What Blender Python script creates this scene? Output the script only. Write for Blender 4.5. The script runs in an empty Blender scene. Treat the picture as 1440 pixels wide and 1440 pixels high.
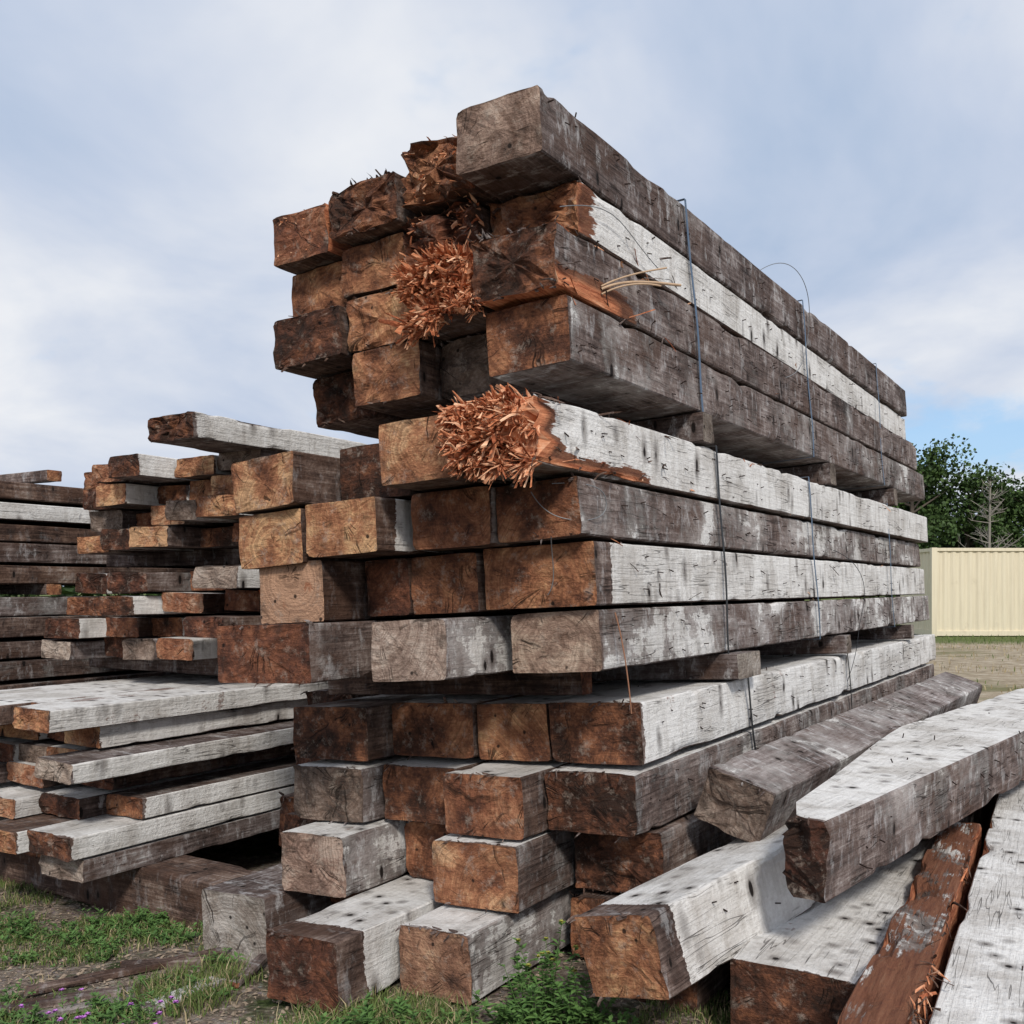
import bpy, math, random
from mathutils import Vector, Matrix, noise
R = random.Random(7)
scene = bpy.context.scene
scene.view_settings.view_transform='Standard'
try: scene.view_settings.look='None'
except Exception: pass
scene.view_settings.exposure=0
COL=scene.collection

# ---------------------------------------------------------------- node helper
class NT:
    def __init__(s,tree): s.t=tree; s.n=tree.nodes; s.l=tree.links
    def new(s,typ,**k):
        nd=s.n.new(typ)
        for a,b in k.items(): setattr(nd,a,b)
        return nd
    def put(s,sock,v):
        if isinstance(v,bpy.types.NodeSocket): s.l.new(v,sock)
        elif v is not None:
            if sock.type=='RGBA' and len(v)==3: v=(*v,1)
            sock.default_value=v
    def math(s,op,a,b=None,c=None,clamp=False):
        nd=s.new('ShaderNodeMath',operation=op); nd.use_clamp=clamp
        s.put(nd.inputs[0],a)
        if b is not None: s.put(nd.inputs[1],b)
        if c is not None: s.put(nd.inputs[2],c)
        return nd.outputs[0]
    def vmath(s,op,a,b=None):
        nd=s.new('ShaderNodeVectorMath',operation=op)
        s.put(nd.inputs[0],a)
        if b is not None:
            s.put(nd.inputs[3] if op=='SCALE' else nd.inputs[1],b)
        return nd.outputs['Value'] if op in('LENGTH','DOT_PRODUCT','DISTANCE') else nd.outputs[0]
    def noise(s,vec,scale,detail=4,rough=.5,dist=0,color=False):
        nd=s.new('ShaderNodeTexNoise')
        if vec is not None: s.put(nd.inputs['Vector'],vec)
        nd.inputs['Scale'].default_value=scale; nd.inputs['Detail'].default_value=detail
        nd.inputs['Roughness'].default_value=rough; nd.inputs['Distortion'].default_value=dist
        return nd.outputs['Color'] if color else nd.outputs['Fac']
    def vor(s,vec,scale,feature='F1'):
        nd=s.new('ShaderNodeTexVoronoi',feature=feature)
        s.put(nd.inputs['Vector'],vec); nd.inputs['Scale'].default_value=scale
        return nd
    def mr(s,v,a,b,c=0.,d=1.,smooth=False):
        nd=s.new('ShaderNodeMapRange'); nd.clamp=True
        if smooth: nd.interpolation_type='SMOOTHSTEP'
        for i,q in enumerate((v,a,b,c,d)): s.put(nd.inputs[i],q)
        return nd.outputs[0]
    def mix(s,f,a,b,mode='MIX'):
        nd=s.new('ShaderNodeMix',data_type='RGBA',blend_type=mode)
        s.put(nd.inputs[0],f); s.put(nd.inputs[6],a); s.put(nd.inputs[7],b)
        return nd.outputs[2]
    def ramp(s,f,stops):
        nd=s.new('ShaderNodeValToRGB'); cr=nd.color_ramp
        while len(cr.elements)<len(stops): cr.elements.new(.5)
        for e,(p,c) in zip(cr.elements,stops): e.position=p; e.color=(*c,1)
        s.put(nd.inputs[0],f); return nd.outputs[0]
    def bump(s,h,strength=.5,dist=.01,normal=None):
        nd=s.new('ShaderNodeBump'); nd.inputs['Strength'].default_value=strength
        nd.inputs['Distance'].default_value=dist; s.put(nd.inputs['Height'],h)
        if normal is not None: s.put(nd.inputs['Normal'],normal)
        return nd.outputs[0]
def newmat(name):
    m=bpy.data.materials.new(name); m.use_nodes=True
    nt=NT(m.node_tree); b=m.node_tree.nodes['Principled BSDF']
    return m,nt,b
def simple(name,col,rough=.7,metal=0,var=.3,scale=20):
    m,nt,b=newmat(name)
    tc=nt.new('ShaderNodeTexCoord').outputs['Object']
    n=nt.noise(tc,scale,4)
    c=nt.mix(n,tuple(x*(1-var) for x in col),tuple(min(1,x*(1+var)) for x in col))
    nt.put(b.inputs['Base Color'],c); b.inputs['Roughness'].default_value=rough
    b.inputs['Metallic'].default_value=metal
    b.inputs['Specular IOR Level'].default_value=.25
    return m
REDRAMP=[(.20,(.10,.030,.015)),(.36,(.33,.098,.045)),(.52,(.60,.235,.115)),(.76,(.84,.53,.34))]
# ---------------------------------------------------------------- timber side
def mat_side():
    m,nt,b=newmat('weathered_timber_side')
    P=nt.new('ShaderNodeTexCoord').outputs['Object']
    oi=nt.new('ShaderNodeObjectInfo')
    rnd=oi.outputs['Random']; ocol=nt.new('ShaderNodeSeparateColor'); nt.l.new(oi.outputs['Color'],ocol.inputs[0])
    endv,grey,margin=ocol.outputs[0],ocol.outputs[1],ocol.outputs[2]
    off=nt.new('ShaderNodeCombineXYZ')
    nt.put(off.inputs[0],nt.math('MULTIPLY',rnd,57.)); nt.put(off.inputs[1],nt.math('MULTIPLY',rnd,91.)); nt.put(off.inputs[2],nt.math('MULTIPLY',rnd,23.))
    Q=nt.vmath('ADD',P,off.outputs[0])
    def st(x,y,z): return nt.vmath('MULTIPLY',Q,(x,y,z))
    sep=nt.new('ShaderNodeSeparateXYZ'); nt.put(sep.inputs[0],P); py=sep.outputs[1]
    att=nt.new('ShaderNodeAttribute',attribute_name='paint'); pa=att.outputs['Fac']
    ra=nt.new('ShaderNodeAttribute',attribute_name='red').outputs['Fac']
    grain=nt.noise(st(1,.06,1),60,4,.62)
    big=nt.noise(st(1,.7,1),2.8,6,.68)
    spk=nt.noise(Q,50,4,.74)
    bn=nt.noise(st(.25,1,.35),4.5,4,.68)
    v=nt.math('ADD',nt.math('MULTIPLY',grain,.24),nt.math('MULTIPLY',big,.30))
    v=nt.math('ADD',v,nt.math('MULTIPLY',bn,.30)); v=nt.math('ADD',v,nt.math('MULTIPLY',spk,.16))
    v=nt.math('ADD',nt.math('MULTIPLY',nt.math('SUBTRACT',v,.5),4.6),.46)
    warm=nt.ramp(v,[(0,(.018,.011,.009)),(.35,(.064,.036,.026)),(.6,(.145,.086,.060)),(.85,(.26,.19,.15)),(1,(.40,.35,.31))])
    cool=nt.ramp(v,[(0,(.030,.022,.020)),(.3,(.088,.065,.059)),(.55,(.175,.142,.134)),(.8,(.33,.295,.285)),(1,(.54,.53,.53))])
    wood=nt.mix(grey,warm,cool)
    red=nt.mr(nt.noise(st(1,.35,1),3.3,5,.7),.51,.60)
    wood=nt.mix(nt.math('MULTIPLY',red,nt.math('SUBTRACT',.68,nt.math('MULTIPLY',grey,.18))),wood,(.080,.042,.028))
    dust=nt.mr(nt.noise(st(.45,1,.45),16,5,.74),.54,.66)
    wood=nt.mix(nt.math('MULTIPLY',dust,nt.math('ADD',nt.math('MULTIPLY',grey,.45),.10)),wood,(.60,.595,.60))
    cr=nt.noise(st(1,.05,1),22,2,.55)
    crk=nt.mr(nt.math('ABSOLUTE',nt.math('SUBTRACT',cr,.5)),.003,.009)
    crm=nt.mr(big,.42,.52,1.,0.)
    crk=nt.math('MAXIMUM',crk,nt.math('SUBTRACT',1.,crm))
    pn=nt.noise(st(1,.6,1),3.0,9,.72,.3)
    mm=nt.math('ADD',nt.math('MULTIPLY',margin,.35),nt.math('MULTIPLY',nt.math('SUBTRACT',big,.5),.16))
    nearend=nt.mr(nt.math('ADD',py,nt.math('MULTIPLY',nt.math('SUBTRACT',spk,.5),.05)),mm,nt.math('ADD',mm,.012))
    a=nt.math('MULTIPLY',nt.math('MULTIPLY',pa,nearend),.80)
    pm=nt.math('ADD',pn,nt.math('MULTIPLY',nt.math('SUBTRACT',spk,.5),.22))
    pm=nt.math('ADD',pm,nt.math('MULTIPLY',nt.math('SUBTRACT',grain,.5),.20))
    pm=nt.math('ADD',pm,nt.math('MULTIPLY',nt.math('SUBTRACT',bn,.5),.60))
    df=nt.math('SUBTRACT',a,pm)
    hard=nt.mr(df,-.010,.025); soft=nt.mr(df,-.17,.03)
    paintm=nt.math('MAXIMUM',nt.math('MULTIPLY',hard,nt.mr(pa,.3,.8,.72,1.)),nt.math('MULTIPLY',soft,.38))
    chip=nt.math('MULTIPLY',nt.mr(df,-.10,-.02),nt.mr(pa,.6,.85))
    streak=nt.noise(st(.5,1,.15),11,5,.70)
    g2=nt.math('MULTIPLY',nt.mr(grain,.25,.50,.82,1.),nt.mr(streak,.34,.51,.66,1.))
    g2=nt.math('MULTIPLY',g2,nt.mr(big,.36,.53,.60,1.))
    pcol=nt.mix(nt.mr(spk,.3,.7),(.68,.67,.65),(.86,.855,.84))
    pcol=nt.mix(1.,pcol,nt.ramp(g2,[(0,(.28,.25,.225)),(.5,(.64,.615,.59)),(1,(1,1,1))]),'MULTIPLY')
    col=nt.mix(nt.math('MULTIPLY',chip,.65),wood,(.22,.085,.048))
    col=nt.mix(nt.math('MULTIPLY',paintm,.96),col,pcol)
    col=nt.mix(nt.mr(nt.math('ADD',crk,nt.math('MULTIPLY',hard,.25)),0,1,.85,0.),col,(.018,.012,.010))
    vo=nt.vor(st(1.,1.,.40),9.5)
    gate=nt.mr(nt.noise(Q,2.1,2,.5),.36,.50,.35,0.)
    d=nt.math('ADD',vo.outputs['Distance'],gate)
    halo=nt.mr(d,.10,.38,.72,0.)
    col=nt.mix(halo,col,(.060,.042,.036))
    col=nt.mix(nt.mr(d,.10,.13,.97,0.),col,(.010,.007,.006))
    v2=nt.vor(Q,17)
    gate2=nt.mr(bn,.52,.60,.3,0.)
    d2=nt.math('ADD',v2.outputs['Distance'],gate2)
    col=nt.mix(nt.mr(d2,.07,.11,.9,0.),col,(.012,.008,.007))
    fib=nt.noise(st(1,.07,1),70,5,.68)
    rt=nt.mr(nt.math('ADD',nt.math('ADD',ra,nt.math('MULTIPLY',nt.math('SUBTRACT',fib,.5),.9)),nt.math('MULTIPLY',nt.math('SUBTRACT',big,.5),1.5)),.48,.56)
    rt=nt.math('MULTIPLY',rt,nt.mr(ra,.02,.1))
    rc=nt.ramp(nt.math('ADD',nt.math('MULTIPLY',fib,.75),nt.math('MULTIPLY',big,.16)),REDRAMP)
    rc=nt.mix(nt.mr(ra,.75,.96,.78,0.),rc,(.060,.031,.022))
    col=nt.mix(rt,col,rc)
    nt.put(b.inputs['Base Color'],col)
    b.inputs['Roughness'].default_value=.88; b.inputs['Specular IOR Level'].default_value=.18
    h=nt.math('ADD',nt.math('MULTIPLY',grain,.6),nt.math('MULTIPLY',spk,.7))
    h=nt.math('ADD',h,nt.mr(vo.outputs['Distance'],.09,.14,0.,.35))
    h=nt.math('ADD',h,nt.math('MULTIPLY',crk,.35))
    nt.put(b.inputs['Normal'],nt.bump(h,.95,.012))
    return m
def mat_end():
    m,nt,b=newmat('sawn_timber_end')
    P=nt.new('ShaderNodeTexCoord').outputs['Object']
    oi=nt.new('ShaderNodeObjectInfo'); rnd=oi.outputs['Random']
    oc=nt.new('ShaderNodeSeparateColor'); nt.l.new(oi.outputs['Color'],oc.inputs[0])
    ev,grey=oc.outputs[0],oc.outputs[1]
    att=nt.new('ShaderNodeAttribute',attribute_name='endco').outputs['Vector']
    off=nt.new('ShaderNodeCombineXYZ')
    nt.put(off.inputs[0],nt.math('MULTIPLY',rnd,57.)); nt.put(off.inputs[2],nt.math('MULTIPLY',rnd,91.))
    Q=nt.vmath('ADD',P,off.outputs[0])
    wn=nt.new('ShaderNodeTexWhiteNoise',noise_dimensions='1D'); nt.put(wn.inputs['W'],rnd)
    pith=nt.vmath('MULTIPLY',nt.vmath('SUBTRACT',wn.outputs['Color'],(.5,.5,.5)),(.44,0,.40))
    q=nt.vmath('ADD',att,pith)
    dn=nt.vmath('MULTIPLY',nt.vmath('SUBTRACT',nt.noise(Q,5,3,.5,color=True),(.5,.5,.5)),(.12,0,.12))
    q2=nt.vmath('ADD',q,dn)
    r=nt.vmath('LENGTH',nt.vmath('MULTIPLY',q2,(1,0,1)))
    rv=nt.new('ShaderNodeCombineXYZ'); nt.put(rv.inputs[0],r); nt.put(rv.inputs[1],rnd)
    ringb=nt.noise(rv.outputs[0],120,3,.6)
    nq=nt.vmath('NORMALIZE',nt.vmath('MULTIPLY',q2,(1,0,1)))
    rad=nt.noise(nt.vmath('ADD',nq,off.outputs[0]),1.9,5,.62)
    big=nt.noise(Q,5,6,.68)
    crack=nt.mr(nt.math('ABSOLUTE',nt.math('SUBTRACT',rad,.5)),.0,nt.mr(r,.02,.2,.026,.008))
    crack=nt.math('MAXIMUM',crack,nt.mr(nt.noise(Q,8,2,.5),.52,.60,1.,0.))
    fine=nt.noise(Q,70,4,.78)
    saw=nt.noise(nt.vmath('MULTIPLY',Q,(.12,1,1)),90,3,.6)
    ob2=nt.math('MULTIPLY',nt.math('SUBTRACT',nt.math('FRACT',nt.math('MULTIPLY',rnd,37.7)),.5),.22)
    v=nt.math('ADD',nt.math('MULTIPLY',nt.math('SUBTRACT',big,.5),2.5),nt.math('ADD',ev,nt.math('ADD',ob2,.10)))
    v=nt.math('ADD',v,nt.math('MULTIPLY',nt.math('SUBTRACT',fine,.5),.6))
    v=nt.math('ADD',v,nt.math('MULTIPLY',nt.math('SUBTRACT',saw,.5),.35))
    warm=nt.ramp(v,[(0,(.028,.016,.012)),(.25,(.110,.046,.028)),(.5,(.285,.118,.060)),(.75,(.47,.225,.115)),(1,(.70,.42,.22))])
    deep=nt.ramp(v,[(0,(.024,.014,.011)),(.3,(.095,.038,.025)),(.6,(.24,.092,.050)),(.85,(.40,.18,.10)),(1,(.52,.31,.20))])
    warm=nt.mix(nt.mr(nt.math('FRACT',nt.math('MULTIPLY',rnd,17.3)),.35,.85),warm,deep)
    cool=nt.ramp(v,[(0,(.045,.037,.033)),(.4,(.17,.14,.115)),(.8,(.36,.32,.28)),(1,(.48,.44,.40))])
    c=nt.mix(nt.mr(grey,.75,1.),warm,cool)
    c=nt.mix(nt.mr(ringb,.40,.62,.0,.42),c,(.07,.030,.017))
    ed=nt.new('ShaderNodeAttribute',attribute_name='edge').outputs['Fac']
    st=nt.mr(nt.math('ADD',nt.math('MULTIPLY',ed,.6),nt.math('MULTIPLY',nt.math('SUBTRACT',nt.noise(Q,6.5,5,.68),.5),2.4)),.57,.96,0.,.78)
    c=nt.mix(st,c,(.044,.029,.023))
    g=nt.mr(nt.noise(Q,12,6,.78),.54,.66,0.,.5)
    c=nt.mix(g,c,(.42,.35,.29))
    c=nt.mix(nt.mr(crack,0,1,.95,0),c,(.010,.006,.004))
    vo=nt.vor(Q,9)
    c=nt.mix(nt.mr(vo.outputs['Distance'],.06,.10,.9,0.),c,(.010,.007,.006))
    nt.put(b.inputs['Base Color'],c); b.inputs['Roughness'].default_value=.85; b.inputs['Specular IOR Level'].default_value=.2
    h=nt.math('ADD',nt.math('MULTIPLY',big,1.2),nt.math('MULTIPLY',crack,.6))
    h=nt.math('ADD',h,nt.math('ADD',nt.math('MULTIPLY',fine,.9),nt.math('MULTIPLY',saw,.5)))
    nt.put(b.inputs['Normal'],nt.bump(h,.95,.012))
    return m
SIDE=mat_side(); END=mat_end()
def mat_splinter():
    m,nt,b=newmat('fresh_split_wood')
    P=nt.new('ShaderNodeTexCoord').outputs['Object']
    n=nt.noise(nt.vmath('MULTIPLY',P,(1,.12,1)),60,4,.65)
    rp=nt.new('ShaderNodeNewGeometry').outputs['Random Per Island']
    n2=nt.math('ADD',nt.math('MULTIPLY',n,.62),nt.math('MULTIPLY',rp,.46))
    c=nt.ramp(n2,REDRAMP)
    nt.put(b.inputs['Base Color'],c); b.inputs['Roughness'].default_value=.8; b.inputs['Specular IOR Level'].default_value=.15
    nt.put(b.inputs['Normal'],nt.bump(n,.7,.008)); return m
SPL=mat_splinter()
NAIL=simple('rusty_nail',(.035,.022,.018),.7,.3)

# ---------------------------------------------------------------- timber mesh
def N(x,y,z): return noise.noise(Vector((x,y,z)))
def frame(origin,ydir,zdir,roll=0):
    y=Vector(ydir).normalized(); z=Vector(zdir); x=y.cross(z).normalized(); z=x.cross(y)
    M=Matrix((x,y,z)).transposed().to_4x4(); M.translation=Vector(origin)
    return M @ Matrix.Rotation(roll,4,'Y')
def timber(name,M,w,h,L,paint=(0,0,0,0),rag=.012,chip=.02,ev=.5,grey=.5,margin=0.,spl=0,spl_len=.1,torn=0.,
           slant=0.,slantz=0.,nails=0,lod=1,parent=None,side_spl=0,diag=0.,red=(),bite=0.):
    """local x 0..-w (right face at x=0), y 0..L (near end y=0), z 0..h ; paint=(right,top,left,bottom)
       red = ((side, y0, y1, zmax_fraction or -strength),...) zones of fresh torn wood"""
    sd=R.uniform(0,500)
    fr=[0,.035,.09,.2,.35,.5,.65,.8,.91,.965] if lod else [0,.06,.35,.65,.94]
    per=[]
    c=min(.006,h*.06)
    cs=[(0,0),(0,h),(-w,h),(-w,0)]
    for k in range(4):
        a=cs[k]; b2=cs[(k+1)%4]
        d=((b2[0]-a[0]),(b2[1]-a[1])); l=math.hypot(*d); d=(d[0]/l,d[1]/l)
        per.append((a[0]+d[0]*c,a[1]+d[1]*c,k))
        for f in fr:
            if f: per.append((a[0]+(b2[0]-a[0])*f,a[1]+(b2[1]-a[1])*f,k))
        per.append((b2[0]-d[0]*c,b2[1]-d[1]*c,k))
    n=len(per)
    ys=[0,.010,.025,.05,.08,.12,.17,.23,.30] if lod else [0,.05,.15,.35]
    stp=.075 if lod else .45
    y=ys[-1]+stp
    while y<L-.08: ys.append(y); y+=stp
    ys+= [L-.03,L]
    verts=[];faces=[];mi=[];pt=[];endco=[];edge=[];redv=[]
    FA=.5+1.4*diag
    def endshift(x,z):
        s=rag*(N(x*9+sd,z*9,sd)+.5*N(x*25+sd,z*25,sd*2)+.35*N(x*60,z*60,sd))
        if torn: s+=torn*(abs(N(x*17+sd,z*22,3))*1.6+ .7*N(x*45,z*60+sd,9)+ .5*N(x*4+sd,z*5,7))
        if diag: s+=diag*max(0,(-x/w)-.28)/.72+.05*N(x*14,z*10,sd)
        s+=slant*(-x/w)+slantz*(z/h)
        return s
    xm,zm=-w/2,h/2
    notches=[(R.uniform(.3,L),R.choice([0,1]),R.uniform(.03,.12),R.uniform(.4,1)) for _ in range(int(L*1.4) if lod else 0)]
    for iy,y in enumerate(ys):
        for (x,z,k) in per:
            cx=abs(x-xm)/(w/2); cz=abs(z-zm)/(h/2)
            cor=max(0,min(cx,cz)-.78)/.22
            dx=(xm-x);dz=(zm-z); dl=math.hypot(dx,dz)+1e-6
            q=N(y*1.7+sd,x*4,z*4+sd)
            q2=N(y*7+sd,x*9+5,z*9)
            am=.004*N(y*1.3+sd,x*6,z*6)+ .002*q2
            am+=cor*chip*(max(0,q-.28)*1.6+max(0,q2-.34)*1.3+.03)
            if cor>0 and x>xm:
                for (ny_,nk,nw,nd) in notches:
                    if abs(y-ny_)<nw and ((z>zm)==(nk==1)): am+=cor*chip*nd*(1-abs(y-ny_)/nw)*1.1
            e=max(0,1-y/.12)
            am+=e*cor*chip*.8*max(0,N(x*8,z*8,sd))
            if bite: am+=bite*max(0,N(y*4+sd,x*10,z*10))*(1 if k in(1,2) else .4)+bite*.3*abs(N(y*2,x*60,z*60))
            if torn: am+=max(0,1-y/.4)*.03*max(0,N(x*14+sd,y*6,z*14)+.2)
            yy=y+endshift(x,z)*max(0,1-y/FA)+(rag*N(x*8,z*8,sd+4) if iy>=len(ys)-1 else 0)
            rv=0
            for (rk,y0,y1,zf) in red:
                if rk==k or rk==9:
                    rr=min(1,max(0,(y1-y)/.25+.5)) if y>=y0-.2 else 0
                    if zf<0: rr*=-zf
                    elif zf<1.5: rr*=min(1,max(0,(zf-z/h)/.35+.5))
                    rv=max(rv,rr)
            redv.append(rv)
            verts.append((x+dx/dl*am,yy,z+dz/dl*am)); endco.append((x-xm,0,z-zm)); edge.append(1.)
    m=len(ys)
    pr=paint
    for i in range(m-1):
        for j in range(n):
            j2=(j+1)%n
            faces.append((i*n+j,(i+1)*n+j,(i+1)*n+j2,i*n+j2))
            mi.append(0); pt.append(pr[per[j][2]])
    capm=2 if torn>.06 else 1
    def addv(p,ec=(0,0,0),ed=0.,rd_=0.):
        verts.append(p); endco.append(ec); edge.append(ed); redv.append(rd_)
    for which in (0,1):
        base=0 if which==0 else (m-1)*n
        prev=[base+j for j in range(n)]
        for s in ((.95,.84,.68,.48,.26) if lod else (.6,)):
            cur=[]
            for j,(x,z,k) in enumerate(per):
                X=xm+(x-xm)*s; Z=zm+(z-zm)*s
                Y=endshift(X,Z) if which==0 else ys[-1]+rag*N(X*8,Z*8,sd+4)
                cur.append(len(verts)); addv((X,Y,Z),(X-xm,0,Z-zm),s)
            for j in range(n):
                j2=(j+1)%n
                f=(prev[j],prev[j2],cur[j2],cur[j]) if which==0 else (prev[j2],prev[j],cur[j],cur[j2])
                faces.append(f); mi.append(capm if which==0 else 1); pt.append(0)
            prev=cur
        ci=len(verts); addv((xm,(endshift(xm,zm) if which==0 else ys[-1]),zm))
        for j in range(n):
            j2=(j+1)%n
            faces.append((prev[j],prev[j2],ci) if which==0 else (prev[j2],prev[j],ci)); mi.append(capm if which==0 else 1); pt.append(0)
    def shard(o,d,l,wd,mat):
        d=Vector(d).normalized(); o=Vector(o)
        a=d.orthogonal().normalized(); a=Matrix.Rotation(R.uniform(0,6.28),3,d)@a; b=d.cross(a)
        i=len(verts)
        flat=R.uniform(.25,.6)
        bend=(a*R.uniform(-1,1)+b*R.uniform(-1,1))*l*.25
        blunt=R.choice([.1,.6,.9])
        for q in (a*wd,b*wd*flat,-a*wd,-b*wd*flat): addv(tuple(o+q))
        for q in (a*wd*.9,b*wd*flat*.8,-a*wd*.8,-b*wd*flat*.8): addv(tuple(o+q+d*l*.55+bend))
        for q in (a*wd*blunt,b*wd*flat*blunt*.6,-a*wd*blunt*.7,-b*wd*flat*.5*blunt): addv(tuple(o+q+d*l*R.uniform(.85,1.12)+bend*2.4+Vector((0,0,-l*.10))))
        for q in range(4):
            q2=(q+1)%4
            faces.append((i+q,i+q2,i+4+q2,i+4+q)); mi.append(mat); pt.append(0)
            faces.append((i+4+q,i+4+q2,i+8+q2,i+8+q)); mi.append(mat); pt.append(0)
        faces.append((i+8,i+9,i+10,i+11)); mi.append(mat); pt.append(0)
    if spl>=30:
        cl=[(R.uniform(.0,1),R.uniform(.0,1),R.gauss(0,.30),R.gauss(-.08,.30),R.choice([.25,.4,.6,.9,1.2]),R.choice([1,1.3,2.2])) for _ in range(46)]
        for _ in range(spl):
            c0=R.choice(cl)
            fx=min(.99,max(.01,c0[0]+R.gauss(0,.055))); fz=min(.99,max(.01,c0[1]+R.gauss(0,.055)))
            x=-w*fx; z=h*fz
            dd=((fx-.5)*-.1+c0[2]+R.gauss(0,.08),-1,c0[3]+R.gauss(0,.08))
            shard((x,endshift(x,z)+.035,z),dd,spl_len*c0[4]*R.uniform(.5,1.0)+.035,R.choice([.0014,.002,.003,.004,.006])*c0[5],2)
    elif spl:
        for _ in range(spl):
            k=R.choice([1,1,3]); x=-w*R.random(); z=(h-.004 if k==1 else .004)
            shard((x,endshift(x,z)+.02,z),(R.gauss(0,.25),-1,R.uniform(-.1,.35) if k==1 else -.1),R.uniform(.025,.05),R.uniform(.003,.010),0)
    for _ in range(side_spl):
        z=R.choice([0.02,h-.01,R.uniform(0,h)]); yy=R.uniform(.0,1.2) if R.random()<.7 else R.uniform(0,L*.8)
        shard((-.004,yy,z),(R.uniform(.02,.16),R.choice([-1,-1,1]),R.uniform(-.15,.2)),R.uniform(.03,.12),R.uniform(.002,.006),R.choice([0,0,2]))
    for _ in range(nails):
        f=R.random()
        yy=R.uniform(.05,min(L,6.5)); 
        if f<.85: o=(-.006,yy,h*R.uniform(.12,.9)); d=(1,R.uniform(-.5,.5),R.uniform(-.9,.4))
        else: o=(-w*R.random(),yy,h-.006); d=(R.uniform(-.5,.5),R.uniform(-.5,.5),1)
        l=R.uniform(.012,.036); d=Vector(d).normalized(); o=Vector(o); a=d.orthogonal().normalized()*.0032; b=d.cross(a)
        i=len(verts)
        for q in (a,b,-a,-b): addv(tuple(o+q))
        for q in (a,b,-a,-b): addv(tuple(o+q+d*l))
        for q in range(4):
            q2=(q+1)%4; faces.append((i+q,i+q2,i+4+q2,i+4+q)); mi.append(3); pt.append(0)
        faces.append((i+4,i+5,i+6,i+7)); mi.append(3); pt.append(0)
    me=bpy.data.meshes.new(name); me.from_pydata(verts,[],faces)
    me.polygons.foreach_set('material_index',mi)
    for mt in (SIDE,END,SPL,NAIL): me.materials.append(mt)
    at=me.attributes.new('paint','FLOAT','FACE'); at.data.foreach_set('value',pt)
    at=me.attributes.new('endco','FLOAT_VECTOR','POINT'); at.data.foreach_set('vector',[q for v in endco for q in v])
    at=me.attributes.new('edge','FLOAT','POINT'); at.data.foreach_set('value',edge)
    at=me.attributes.new('red','FLOAT','POINT'); at.data.foreach_set('value',redv)
    me.update()
    ob=bpy.data.objects.new(name,me); COL.objects.link(ob)
    ob.color=(ev,grey,margin/.35,1)
    if parent is not None: ob.parent=parent
    ob.matrix_world=M
    return ob
def Tr(x,y,z): return Matrix.Translation((x,y,z))

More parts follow.
